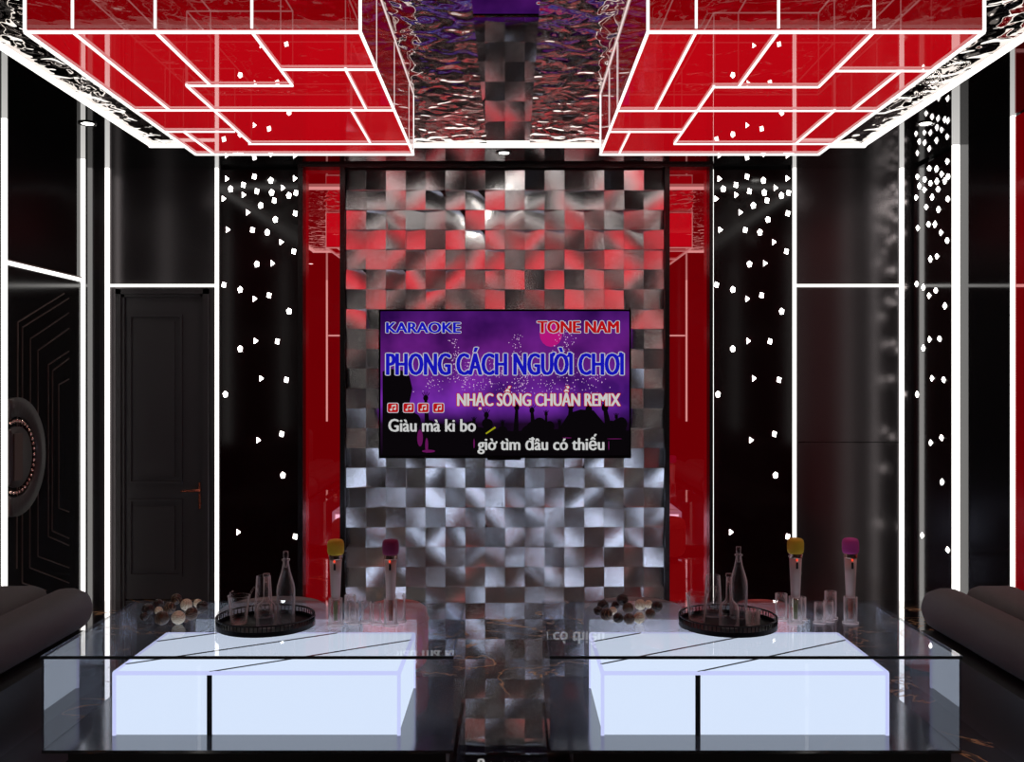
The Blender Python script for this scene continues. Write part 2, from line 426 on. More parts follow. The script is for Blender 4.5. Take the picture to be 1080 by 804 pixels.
# ceiling field outline: four runs
solo('led_strip', B(TX0-.02, TX1+.02, TY1-.012, TY1+.012, H-.02, H-.001), 'led', 'level white LED strip along the far edge of the rippled ceiling', 'light strip', (0, TY1, H-.03))
solo('led_strip', B(TX0-.012, TX0+.012, TY0+.013, TY1-.013, H-.02, H-.001), 'led', 'long white LED strip along the left edge of the rippled ceiling', 'light strip', (TX0, 4.1, H-.03))
solo('led_strip', B(TX1-.012, TX1+.012, TY0+.013, TY1-.013, H-.02, H-.001), 'led', 'long white LED strip along the right edge of the rippled ceiling', 'light strip', (TX1, 4.1, H-.03))
solo('led_strip', B(TX0-.02, TX1+.02, TY0-.012, TY0+.012, H-.02, H-.001), 'led', 'white LED strip closing the near end of the ceiling field', 'light strip', (0, TY0, H-.03))
# rear part of the room, seen in the mirrors
vstrip(-2.62, YF+.012, 'upright white LED strip on the wall behind the viewer, left one', z0=.9)
vstrip(2.47, YF+.012, 'upright white LED strip on the wall behind the viewer, right one', z0=.9)
solo('led_strip', B(-2.6, 2.45, YF, YF+.02, 2.105, 2.125), 'led', 'level white LED strip on the wall behind the viewer', 'light strip', (0, YF, 2.105))
for y, nm in ((3.6, 'farther'), (1.2, 'nearer')):
    vstrip(XL+.0115, y, 'upright white LED strip on the left wall above the sofa, %s one' % nm, z0=.87)
    vstrip(XR-.0115, y, 'upright white LED strip on the right wall above the sofa, %s one' % nm, z0=.87)

# ---------------------------------------------------------------- red glass panels
solo('red_glass_panel', B(-1.378, -1.135, 6.595, 6.615, 0, 2.882), 'red_mirror', 'tall glossy red glass panel left of the steel mosaic', 'wall panel', (-1.256, 6.605, 0))
solo('red_glass_panel', B(1.04, 1.302, 6.595, 6.615, 0, 2.882), 'red_mirror', 'tall glossy red glass panel right of the steel mosaic', 'wall panel', (1.17, 6.605, 0))
solo('red_glass_panel', B(XR-.012, XR-.001, 4.0, 5.29, 0, 2.89), 'red_mirror', 'red glass panel on the right wall at the picture edge', 'wall panel', (XR-.006, 4.6, 0))

# ---------------------------------------------------------------- star light panels
stars = [(225+a/5.36, 150+b/5.36) for a, b in ((75,207),(232,195),(325,217),(460,205),(170,242),(98,265),(392,258),(246,278),(330,285),(170,298),(467,287),(427,302),(57,320),(345,330),(268,358),(194,397),(463,403),(350,438),(80,495),(222,497),(305,510),(383,565),(455,618),(246,690),(333,685))]
stars += [(225+a/5.36, 300+b/5.36) for a, b in ((60,3),(152,30),(232,82),(315,62),(428,153),(238,320),(362,323),(152,365),(270,532),(413,540),(68,622))]
stars += [(225+a/4.02, 440+b/4.02) for a, b in ((190,98),(290,72),(295,247),(105,488),(347,507))]
YS = 6.58
def star_mesh(i):
    bm = bmesh.new(); r = .0175
    n = 3+(i*7) % 3; ph = (i*2.1) % 6.28
    ring = [bm.verts.new((r*math.cos(ph+2*PI*k/n), 0, 1.3*r*math.sin(ph+2*PI*k/n))) for k in range(n)]
    t = bm.verts.new((0, -.014, 0)); b = bm.verts.new((0, .001, 0))
    for k in range(n):
        bm.faces.new((ring[k], ring[(k+1) % n], t)); bm.faces.new((ring[(k+1) % n], ring[k], b))
    bmesh.ops.recalc_face_normals(bm, faces=bm.faces[:])
    me = bpy.data.meshes.new('star_light'); bm.to_mesh(me); bm.free(); me.materials.append(M['star']); return me
star_me = [star_mesh(i) for i in range(6)]
def star_panel(label, loc, rotz, width, squeeze=1.0):
    t = Thing('star_light_panel', label, 'wall panel', loc, None, local=True)
    t.o.rotation_euler = (0, 0, rotz)
    t.part('panel', B(-width/2, width/2, 0, .03, 0, 2.882), 'wine_glass')
    for i, (px, py) in enumerate(stars):
        x, z = W(px, py, YS)
        s = bpy.data.objects.new('star_light', star_me[i % 6]); C.objects.link(s); s.parent = t.o
        s.location = ((x-(-1.682))*squeeze, -.001, z)
    return t
star_panel('dark glass panel studded with star lights, beside the panelled door', (-1.682, YS, 0), 0, .536)
star_panel('dark glass panel studded with star lights, right of the right red glass', (1.605, YS, 0), 0, .528)
star_panel('dark glass panel studded with star lights on the right side wall', (XR-.031, 6.29, 0), -PI/2, .56, .98)

# ---------------------------------------------------------------- steel mosaic wall
def mosaic():
    bm = bmesh.new(); x0 = -1.0985; tw = 20.9/159.0; ztop = 2.868; n = 6
    rnd = random.Random(11)
    for j in range(22):
        for i in range(16):
            z1 = ztop - j*tw; z0 = max(0.0, z1-tw); xa = x0+i*tw
            # alternate tiles lean opposite ways; bend along a diagonal
            s = 1 if (i+j) % 2 else -1
            tx = rnd.uniform(-.05, .05) + s*rnd.uniform(.0, .24)
            tz = rnd.uniform(-.06, .06) + s*rnd.uniform(-.03, .12) + .12*max(0, (z1-1.1)/1.8) - (.035 if z1 < 1.1 else 0)
            cv = rnd.choice((-1, 1))*rnd.uniform(.03, .16); dg = rnd.choice((-1, 1)); cv2 = rnd.uniform(-.04, .04); dp = rnd.uniform(-.004, .003)
            vs = []
            for b in range(n+1):
                for a in range(n+1):
                    u, v = a/n-.5, b/n-.5
                    q = (u+dg*v)
                    y = 6.535 + dp + tw*(tx*u + tz*v) + tw*(cv*q*q*.5 + cv2*(u-dg*v)**2*.5)
                    vs.append(bm.verts.new((xa+.0006+(tw-.0012)*a/n, y, z0+.0006+(z1-z0-.0012)*b/n)))
            for b in range(n):
                for a in range(n):
                    k_ = b*(n+1)+a
                    bm.faces.new((vs[k_], vs[k_+1], vs[k_+n+2], vs[k_+n+1])).smooth = True
            # side lips down to the backing
            def lip(idx):
                back = [bm.verts.new((vs[q].co.x, 6.56, vs[q].co.z)) for q in idx]
                fr = [bm.verts.new(vs[q].co) for q in idx]
                for q in range(len(idx)-1): bm.faces.new((fr[q], fr[q+1], back[q+1], back[q]))
            lip([a for a in range(n+1)]); lip([n*(n+1)+a for a in range(n+1)])
            lip([b*(n+1) for b in range(n+1)]); lip([b*(n+1)+n for b in range(n+1)])
    t = Thing('steel_mosaic', 'steel mosaic wall of tilted square tiles behind the television', 'wall panel', (-.05, 6.56, 0))
    # keep tile normals facing the room
    me = bpy.data.meshes.new('tile_field')
    bmesh.ops.translate(bm, verts=bm.verts[:], vec=[-a for a in t.off])
    bm.to_mesh(me); bm.free(); me.materials.append(M['tiles'])
    o = bpy.data.objects.new('tile_field', me); C.objects.link(o); o.parent = t.o
    t.part('backing', B(-1.1, 1.006, 6.56, YB-.001, 0, 2.88), 'frame_dark')
mosaic()

# ---------------------------------------------------------------- doors
def back_door():
    x0, x1, z1 = -2.655, -2.035, 2.09
    fr = B(x0, x0+.035, YD-.02, YB, 0, z1); box(fr, x1-.035, x1, YD-.02, YB, 0, z1); box(fr, x0, x1, YD-.02, YB, z1-.035, z1)
    box(fr, x0+.035, x0+.055, YD-.005, YB, 0, z1-.035); box(fr, x1-.055, x1-.035, YD-.005, YB, 0, z1-.035); box(fr, x0+.035, x1-.035, YD-.005, YB, z1-.055, z1-.035)
    d = struct('door_1', fr, 'door')
    leaf = B(x0+.055, x1-.055, YD+.012, YD+.05, .005, z1-.055)
    lf = link('leaf', leaf, 'door', d)
    for z0, z2 in ((.155, .68), (.78, 1.92)):
        a, b = -2.575, -2.215
        f = bmesh.new()
        for (p, q, r, s) in ((a, b, z0, z0+.018), (a, b, z2-.018, z2), (a, a+.018, z0+.018, z2-.018), (b-.018, b, z0+.018, z2-.018)):
            box(f, p, q, YD-.002, YD+.012, r, s)
        box(f, a+.05, b-.05, YD+.004, YD+.012, z0+.05, z2-.05)
        link('raised_panel', f, 'door', lf)
    hx = (212-540)/157
    h = rbox(hx-.017, hx+.017, YD-.002, YD+.012, .612, .792, .006, 2)
    hd = link('handle_plate', h, 'brass_red', d)
    lv = bmesh.new(); tube(lv, [(hx, YD, .742), (hx, YD-.045, .742), (hx-.02, YD-.05, .742), (hx-.115, YD-.05, .737)], [.008, .008, .009, .007])
    tube(lv, [(hx, YD-.002, .65), (hx, YD-.012, .65)], .008)
    link('handle', lv, 'brass_red', hd)
back_door()

def left_door():
    X = XL
    d = struct('door_2', B(X, X+.008, 5.38, 6.32, 0, 2.1), 'door_black')
    P = lambda px, py: (2881/(540-px), CZ+(402-py)*(2881/(540-px))/F)
    lines = [((66,309.5),(16.8,340),(15.7,600)), ((71,314.6),(21.5,345.5),(21.4,615),(47,623)), ((71,330),(30,357.5),(29.4,599),(71,615)),
             ((71,346.5),(38,370),(38,587),(71,599)), ((71,370.5),(49,385),(49,566),(71,575.5)), ((71,378),(53.5,391.5),(53,560),(71,568)),
             ((71,400),(60,406),(60,536),(71,540))]
    for ln in lines:
        bm = bmesh.new(); pts = [P(*p) for p in ln]
        for (y0, z0), (y1, z1) in zip(pts, pts[1:]):
            bar(bm, (X+.01, y0, z0), (X+.01, y1, z1), .006, .006)
        link('inlay_line', bm, 'inlay', d)
    # round pull disc
    cy, cz = 5.47, CZ+(402-482)*5.47/F
    def ringm(r0, r1, x0, x1):
        bm = bmesh.new(); lathe(bm, [(r0, x0), (r1, x0), (r1, x1), (r0, x1), (r0, x0)] if r0 > 0 else [(0, x0), (r1, x0), (r1, x1), (0, x1)], 48)
        bmesh.ops.rotate(bm, verts=bm.verts[:], cent=(0, 0, 0), matrix=Matrix.Rotation(PI/2, 3, 'Y'))
        bmesh.ops.translate(bm, verts=bm.verts[:], vec=(X, cy, cz))
        cut = bmesh.ops.bisect_plane(bm, geom=bm.verts[:]+bm.edges[:]+bm.faces[:], plane_co=(X, 5.385, cz), plane_no=(0, -1, 0), clear_outer=True)
        bmesh.ops.holes_fill(bm, edges=[e for e in bm.edges if e.is_boundary])
        return bm
    q = link('pull_disc', ringm(.225, .33, .008, .028), 'disc', d)
    link('inner_disc', ringm(0, .17, .008, .026), 'disc', q)
    link('slot_plate', B(X+.026, X+.034, cy-.045, cy+.045, cz-.13, cz+.13), 'inlay', q)
    bm = bmesh.new()
    for k_ in range(40):
        a = 2*PI*k_/40
        if cy+.2*math.cos(a) > 5.4: ball(bm, (X+.02, cy+.2*math.cos(a), cz+.2*math.sin(a)), .011, 8, 6)
    link('bead_ring', bm, 'mic_ring', q)
left_door()

# ---------------------------------------------------------------- recessed downlights
def downlight(x, y, label, power=9):
    t = Thing('downlight', label, 'lamp', (x, y, H))
    bm = bmesh.new(); lathe(bm, [(.032, -.004), (.05, -.006), (.05, -.0005), (.032, -.0005), (.032, -.004)], 28, (x, y, H))
    t.part('ring', bm, 'frame_dark')
    bm = bmesh.new(); lathe(bm, [(0, -.0035), (.032, -.0035), (.032, -.0008), (0, -.0008)], 28, (x, y, H))
    t.part('diffuser', bm, 'star')
    ld = bpy.data.lights.new('downlight_beam', 'SPOT'); ld.energy = power; ld.spot_size = math.radians(110); ld.spot_blend = .7
    ld.shadow_soft_size = .03; ld.color = (1, .96, .9)
    lo = bpy.data.objects.new('downlight_beam', ld); C.objects.link(lo); lo.parent = t.o; lo.location = (0, 0, -.02)
downlight(-.05, 6.16, 'small round downlight in front of the top of the steel mosaic', 10)
downlight(-1.71, 6.16, 'small round downlight in front of the left star panel')
downlight(1.73, 6.16, 'small round downlight in front of the right back star panel')
downlight(-2.35, 5.46, 'small round downlight above the black inlaid door')
downlight(2.29, 5.46, 'small round downlight by the right side wall')
for x, y, l in ((-2.45, 3.3, 'over the left sofa, farther one'), (2.4, 3.3, 'over the right sofa, farther one'), (-2.45, 1.2, 'over the left sofa, nearer one'), (2.4, 1.2, 'over the right sofa, nearer one')):
    downlight(x, y, 'small round downlight '+l, 22)

# ---------------------------------------------------------------- hanging red light boxes
ZB = 2.594
def PB(px, py):
    D = F*(ZB-CZ)/(402-py); return ((px-540)*D/F, D)
def light_box(label, x0, x1, lines, thick_posts, seed):
    y0, y1 = 3.17, 4.885
    t = Thing('ceiling_light_box', label, 'ceiling light', ((x0+x1)/2, (y0+y1)/2, ZB))
    e = .004; top = H-.002
    t.part('bottom_pane', B(x0+.004, x1-.004, y0+.004, y1-.004, ZB+.006, ZB+.010), 'red_bottom')
    for a in ((x0, x0+e, y0+e, y1-e), (x1-e, x1, y0+e, y1-e), (x0, x1, y0, y0+e)):
        t.part('side_pane', B(a[0]+.002, a[1]-.0005 if a[1]-a[0] > .01 else a[1], a[2], a[3], ZB+.011, top-.012), 'red_side')
    t.part('rear_pane', B(x0+.002, x1-.002, y1-e, y1, ZB+.011, top-.012), 'red_rear_fill')
    w_ = .009
    edges = [((x0, y0), (x1, y0)), ((x1, y0), (x1, y1)), ((x1, y1), (x0, y1)), ((x0, y1), (x0, y0))]
    for a, b in edges:
        t.part('edge_light', bar(bmesh.new(), (*a, ZB), (*b, ZB), w_, .009), 'box_led')
        t.part('upper_edge_light', bar(bmesh.new(), (*a, top-.006), (*b, top-.006), .005, .006), 'led_fine')
    for x, y in ((x0, y0), (x1, y0), (x0, y1), (x1, y1)):
        r = .009 if y == y0 else .005
        t.part('corner_light', bar(bmesh.new(), (x, y, ZB), (x, y, top), r, r), 'box_led')
    ends = []
    for p, q in lines:
        a, b = PB(*p), PB(*q)
        a = (min(max(a[0], x0), x1), min(max(a[1], y0), y1)); b = (min(max(b[0], x0), x1), min(max(b[1], y0), y1))
        t.part('pattern_light', bar(bmesh.new(), (*a, ZB), (*b, ZB), .0068, .0068), 'box_led')
        t.part('upper_pattern_light', bar(bmesh.new(), (*a, top-.02), (*b, top-.02), .004, .004), 'led_fine')
        for c in (a, b):
            if all(math.hypot(c[0]-d[0], c[1]-d[1]) > .03 for d in ends): ends.append(c)
    for c in ends:
        front = abs(c[1]-y0) < .01
        t.part('hanger_light', bar(bmesh.new(), (*c, ZB+.012), (*c, top-.02), .008 if front else .0035, .008 if front else .0035), 'box_led' if front else 'led_fine')
    for p, h in thick_posts:
        a = PB(*p); t.part('post_light', bar(bmesh.new(), (*a, ZB), (*a, ZB+h), .008, .008), 'box_led')
light_box('hanging red light box with white LED line pattern, above the left table', -1.566, -.488,
    [((76.6,34),(179,116.5)), ((163.8,34),(222,90.4)), ((196.8,90.6),(308.7,90.6)), ((196.8,90.6),(265,152)), ((265.7,34),(308.7,90.6)),
     ((296,73.5),(399,73.5)), ((142,116.5),(418,116.5)), ((364.4,73.5),(386.7,116.5)), ((370.4,116.5),(391,152)), ((262,152),(433,152)),
     ((174,139),(247.7,139)), ((193.4,139),(226,163))],
    [((196.8,90.6),.09), ((364.4,73.5),.13), ((370.4,116.5),.125)], 1)
light_box('hanging red light box with white LED line pattern, above the right table', .437, 1.518,
    [((734.2,34),(690.9,116.8)), ((752.9,92),(711,152)), ((752.9,92),(863.3,92)), ((821,34),(778.7,92)), ((650,117),(925,117)),
     ((642,139.2),(719,139.2)), ((664.4,139.2),(652.8,163)), ((710.5,152),(878,152)), ((921.8,34),(863.3,92)), ((880,75),(986,75)),
     ((880,117),(839,152)), ((950,75),(898,117))],
    [((752.9,92),.2), ((880.2,117),.15)], 2)

# ---------------------------------------------------------------- television
def text_mesh(txt, offset):
    cu = bpy.data.curves.new('t', 'FONT'); cu.body = txt; cu.offset = offset; cu.resolution_u = 3; cu.fill_mode = 'FRONT'
    o = bpy.data.objects.new('t', cu); C.objects.link(o)
    dg = bpy.context.evaluated_depsgraph_get(); dg.update()
    me = bpy.data.meshes.new_from_object(o.evaluated_get(dg))
    bpy.data.objects.remove(o); return me
def ext(me):
    xs = [v.co.x for v in me.vertices]; ys = [v.co.y for v in me.vertices]
    return min(xs), max(xs), min(ys), max(ys)
YT = 6.44
def ST(px, py): return ((px-540)*YT/F, CZ+(402-py)*YT/F)
HORN = {'Ư': 'U', 'Ơ': 'O', 'Ờ': 'Ò', 'ơ': 'o', 'ờ': 'ò'}
def caption(t, screen, txt, px0, px1, cap_y, base_y, fill, edge, bold=.45, rim=.9, name='caption'):
    plain = ''.join(HORN.get(c, c) for c in txt)
    hm = text_mesh('H', 0); _, _, b0, b1 = ext(hm); xm = text_mesh('x', 0); xh = ext(xm)[3]
    core = text_mesh(plain, 0); a0, a1, _, _ = ext(core)
    k = YT/F
    X0, Z0 = ST(px0+bold, base_y-bold*.5); X1, Z1 = ST(px1-bold, cap_y+bold*.5)
    sx = (X1-X0)/(a1-a0); sz = (Z1-Z0)/(b1-b0)
    tri = bmesh.new(); tri.from_mesh(core)
    for v in tri.verts: v.co = Vector((X0+(v.co.x-a0)*sx, 0, Z0+(v.co.y-b0)*sz))
    for i, c in enumerate(txt):
        if c in HORN:
            xr = X0+(ext(text_mesh(plain[:i+1].replace(plain[i], HORN[c].replace('Ò', 'O').replace('ò', 'o')), 0))[1]-a0)*sx
            hh = (b1 if c.isupper() else xh)
            zt = Z0+(hh-b0)*sz; u = k*(1.0 if c.isupper() else .8)
            hp = [(-1.0, -2.6), (.9, -1.6), (1.3, 1.2), (2.7, 1.2), (2.3, -1.5), (.6, -3.6), (-1.0, -4.0)] if c.isupper() else [(-1.2, -1.2), (.4, -.6), (.7, 1.2), (1.8, 1.2), (1.6, -.8), (.4, -2.2), (-1.2, -2.6)]
            if c == 'Ư': hp = [(a-.6, b_) for a, b_ in hp]
            tri.faces.new([tri.verts.new((xr+a*u, 0, zt+b_*u)) for a, b_ in hp])
    base = bpy.data.meshes.new('b'); tri.to_mesh(base); tri.free()
    def layer(shifts, y, mat, nm):
        bm = bmesh.new()
        for dx, dz in shifts:
            n0 = len(bm.verts); bm.from_mesh(base); bm.verts.ensure_lookup_table()
            for v in bm.verts[n0:]: v.co = Vector((v.co.x+dx*k, y, v.co.z+dz*k))
        bmesh.ops.translate(bm, verts=bm.verts[:], vec=[-a for a in t.off])
        m2 = bpy.data.meshes.new(nm); bm.to_mesh(m2); bm.free(); m2.materials.append(M[mat])
        o = bpy.data.objects.new(nm, m2); C.objects.link(o); o.parent = screen
    if edge: layer([((bold+rim)*math.cos(a), rim*math.sin(a)) for a in [2*PI*q/12 for q in range(12)]], YT-.0016, edge, name+'_outline')
    layer([(-bold, 0), (-bold/2, .15), (0, 0), (bold/2, -.15), (bold, 0)], YT-.0028, fill, name)
def poly(bm, pts, y):
    try: bm.faces.new([bm.verts.new((*[ST(*p)[0]], y, ST(*p)[1])) for p in pts])
    except Exception: pass
def disc(bm, cx, cy, r, y, ry=None, n=16):
    poly(bm, [(cx+r*math.cos(2*PI*k_/n), cy+(ry or r)*math.sin(2*PI*k_/n)) for k_ in range(n)], y)
def television():
    x0, z1 = ST(399.5, 326.5); x1, z0 = ST(665.5, 483.5)
    t = Thing('television', 'wide black television showing a karaoke title over a purple concert crowd', 'television', ((x0+x1)/2, YT+.04, z0))
    b = .012
    fr = B(x0, x1, YT-.004, YT+.03, z1-b, z1); box(fr, x0, x1, YT-.004, YT+.03, z0, z0+b*1.6); box(fr, x0, x0+b, YT-.004, YT+.03, z0+b*1.6, z1-b); box(fr, x1-b, x1, YT-.004, YT+.03, z0+b*1.6, z1-b)
    t.part('bezel', fr, 'black_gloss')
    t.part('housing', B(x0+.1, x1-.1, YT+.03, 6.475, z0+.08, z1-.08), 'black_matte')
    t.part('sensor_bar', rbox(-.16, .06, YT-.003, YT+.02, z0-.012, z0+.002, .003, 2), 'black_gloss')
    s = t.part('screen', B(x0+b, x1-b, YT, YT+.028, z0+b*1.6, z1-b), 'screen')
    rnd = random.Random(5)
    # pink spotlight disc, sparks, crowd
    bm = bmesh.new(); disc(bm, 581, 352, 12, YT-.0004, 14); t.part('pink_spot', bm, 't_pink', s)
    bm = bmesh.new()
    for cx, top, bot, spread, n_ in ((479, 358, 400, 7, 50), (497, 382, 412, 12, 90), (521, 380, 414, 12, 80), (546, 352, 415, 8, 90), (597, 338, 380, 9, 80), (596, 385, 415, 18, 60), (625, 392, 415, 14, 50), (455, 398, 414, 12, 30), (560, 395, 415, 20, 60)):
        for _ in range(n_):
            v = rnd.random(); y = top+(bot-top)*v; x = cx+rnd.gauss(0, spread*(.35+.5*v)); q = rnd.uniform(.25, .75)
            if 404 < x < 660: poly(bm, [(x-q, y), (x, y-q), (x+q, y), (x, y+q)], YT-.0005)
    o = t.part('sparks', bm, 't_spark', s); o['kind'] = 'stuff'
    bm = bmesh.new()
    poly(bm, [(403.5, 480), (403.5, 440), (430, 452), (470, 456), (500, 450), (540, 455), (600, 452), (660.5, 448), (660.5, 480)], YT-.0006)
    lay = .0006
    for k_ in range(34):
        lay += .00001
        cx = 408+rnd.uniform(0, 250); cy = rnd.uniform(444, 462); r = rnd.uniform(4, 8)
        disc(bm, cx, cy, r, YT-lay, r*1.15); poly(bm, [(cx-r*1.7, 480), (cx-r*1.3, cy+r*1.1), (cx+r*1.3, cy+r*1.1), (cx+r*1.7, 480)], YT-lay-.000005)
    for (cx, cy, lean, hgt, w2) in ((545, 430, -1, 30, 3), (561, 433, 2, 26, 3), (576, 437, 0, 22, 2), (602, 428, -1, 34, 4), (621, 432, 3, 28, 4), (638, 430, 5, 28, 4), (650, 440, 2, 20, 2), (449, 420, 2, 40, 3), (513, 438, -2, 25, 3), (590, 446, 1, 14, 2), (500, 444, 2, 18, 2), (530, 447, 2, 14, 2)):
        lay += .00001
        poly(bm, [(cx-w2/2, cy), (cx+w2/2, cy), (cx+lean+w2, cy+hgt), (cx+lean-w2, cy+hgt)], YT-lay)
        disc(bm, cx, cy, w2*.9, YT-lay-.000004, w2*1.1)
        for a in (-.6, -.2, .2, .6):
            dx, dy = math.sin(a), -math.cos(a)
            poly(bm, [(cx+dx*w2*.3-.5, cy), (cx+dx*w2*.3+.5, cy), (cx+dx*w2*2.2+.4, cy+dy*w2*2.2), (cx+dx*w2*2.2-.4, cy+dy*w2*2.2)], YT-lay-.000008)
    poly(bm, [(403.5, 480), (403.5, 392), (412, 389), (424, 391), (432, 397), (435, 410), (432, 425), (440, 440), (446, 480)], YT-.0011)   # big figure at left
    poly(bm, [(588, 480), (590, 452), (600, 436), (612, 432), (626, 433), (636, 445), (640, 480)], YT-.0011)
    o = t.part('crowd_silhouette', bm, 't_black', s); o['kind'] = 'stuff'
    bm = bmesh.new()
    for cx, cy, rx, ry in ((443, 462, 3, 9), (450, 470, 1.6, 8), (452, 476, 7, 1.5), (500, 468, .8, 5), (598, 462, 5, .5), (648, 463, 8, .4), (642, 470, .5, 5)):
        disc(bm, cx, cy, rx, YT-.00125, ry)
    o = t.part('stage_glow', bm, 't_glow', s); o['kind'] = 'stuff'
    bm = bmesh.new(); poly(bm, [(512, 457), (522, 450), (523, 451.5), (513, 458.2)], YT-.0013); t.part('glow_stick', bm, 't_yellow', s)
    caption(t, s, 'KARAOKE', 407, 486, 340, 351.5, 't_blue', 't_edge', .7, .7)
    caption(t, s, 'TONE NAM', 566.5, 653, 338.5, 351.5, 't_red', 't_edge', .8, .8)
    caption(t, s, 'PHONG CÁCH NGƯỜI CHƠI', 407, 658, 372.5, 396, 't_blue', 't_edge', 1.05, 1.0)
    caption(t, s, 'NHẠC SỐNG CHUẨN REMIX', 482, 654.5, 415, 428.5, 't_white', 't_red', .65, .8)
    caption(t, s, 'Giàu mà ki bo', 409.5, 502, 442, 455.5, 't_white', 't_black', .5, .7)
    caption(t, s, 'giờ tìm đâu có thiếu', 503.5, 637.5, 462, 475, 't_white', 't_black', .5, .7)
    for k_ in range(4):
        cx, cy = (414.5, 431, 446.5, 462.5)[k_], 430.3
        def rr(w2, h2, r, y):
            bm = bmesh.new(); pts = []
            for sx, sy, a0 in ((1, -1, -90), (1, 1, 0), (-1, 1, 90), (-1, -1, 180)):
                for a in (0, 30, 60, 90):
                    an = math.radians(a0+a); pts.append((cx+sx*(w2-r)+r*math.cos(an), cy+sy*(h2-r)+r*math.sin(an)))
            poly(bm, pts, y); return bm
        t.part('icon_border', rr(6.2, 5.4, 2, YT-.0016), 't_edge', s)
        t.part('music_icon', rr(5.5, 4.7, 1.7, YT-.002), 't_red', s)
        bm = bmesh.new(); disc(bm, cx-2, cy+2, 1.3, YT-.0025, 1.1); disc(bm, cx+2, cy+1.2, 1.3, YT-.0025, 1.1)
        poly(bm, [(cx-1.4, cy+2), (cx-1.4, cy-2.6), (cx-.7, cy-2.6), (cx-.7, cy+2)], YT-.0026)
        poly(bm, [(cx+2.6, cy+1.2), (cx+2.6, cy-3.4), (cx+3.3, cy-3.4), (cx+3.3, cy+1.2)], YT-.0026)
        poly(bm, [(cx-1.4, cy-1.4), (cx-1.4, cy-2.8), (cx+3.3, cy-3.6), (cx+3.3, cy-2.2)], YT-.0027)
        t.part('music_note', bm, 't_white', s)
television()

# ---------------------------------------------------------------- sofas
def sofa_roll(x0, x1, y0, y1, z0, z1, r):
    return rbox(x0, x1, y0, y1, z0, z1, r, 6)
def side_sofa(label, side):
    s = side
    X = (XL+.02) if s < 0 else (XR-.02)
    nose = -2.06 if s < 0 else 2.01
    seam = -2.29 if s < 0 else 2.24
    y0, y1 = .35, 4.93
    t = Thing('sofa', label, 'sofa', ((X+nose)/2, (y0+y1)/2, 0))
    lo, hi = min(seam, nose), max(seam, nose)
    n = 2; L = (y1-y0)/n
    for i in range(n):
        t.part('front_roll', sofa_roll(min(seam, nose), max(seam, nose), y0+i*L, y0+(i+1)*L-.006, .25, .455, .095), 'velvet')
        t.part('seat_cushion', sofa_roll(min(seam, X+s*-.17), max(seam, X+s*-.17), y0+i*L, y0+(i+1)*L-.006, .25, .462, .07), 'velvet')
    t.part('backrest', sofa_roll(min(X-s*.02, X-s*.17), max(X-s*.02, X-s*.17), y0, 3.4, .2, .85, .06), 'velvet')
    a, b = sorted((X, nose-s*-.0 - s*.06)); t.part('base', B(a, b, y0+.05, y1-.12, .0, .255), 'black_matte')
side_sofa('long dark brown velvet sofa along the left wall', -1)
side_sofa('long dark brown velvet sofa along the right wall', 1)
t = Thing('sofa', 'dark brown velvet sofa along the wall behind the viewer', 'sofa', (0, -.4, 0))
for i in range(3):
    t.part('seat_cushion', sofa_roll(-1.65+i*1.1, -.556+i*1.1, YF+.22, -.02, .22, .44, .07), 'velvet')
t.part('backrest', sofa_roll(-1.65, 1.65, YF+.03, YF+.22, .2, .8, .07), 'velvet')
t.part('base', B(-1.6, 1.6, YF+.03, -.07, 0, .225), 'black_matte')

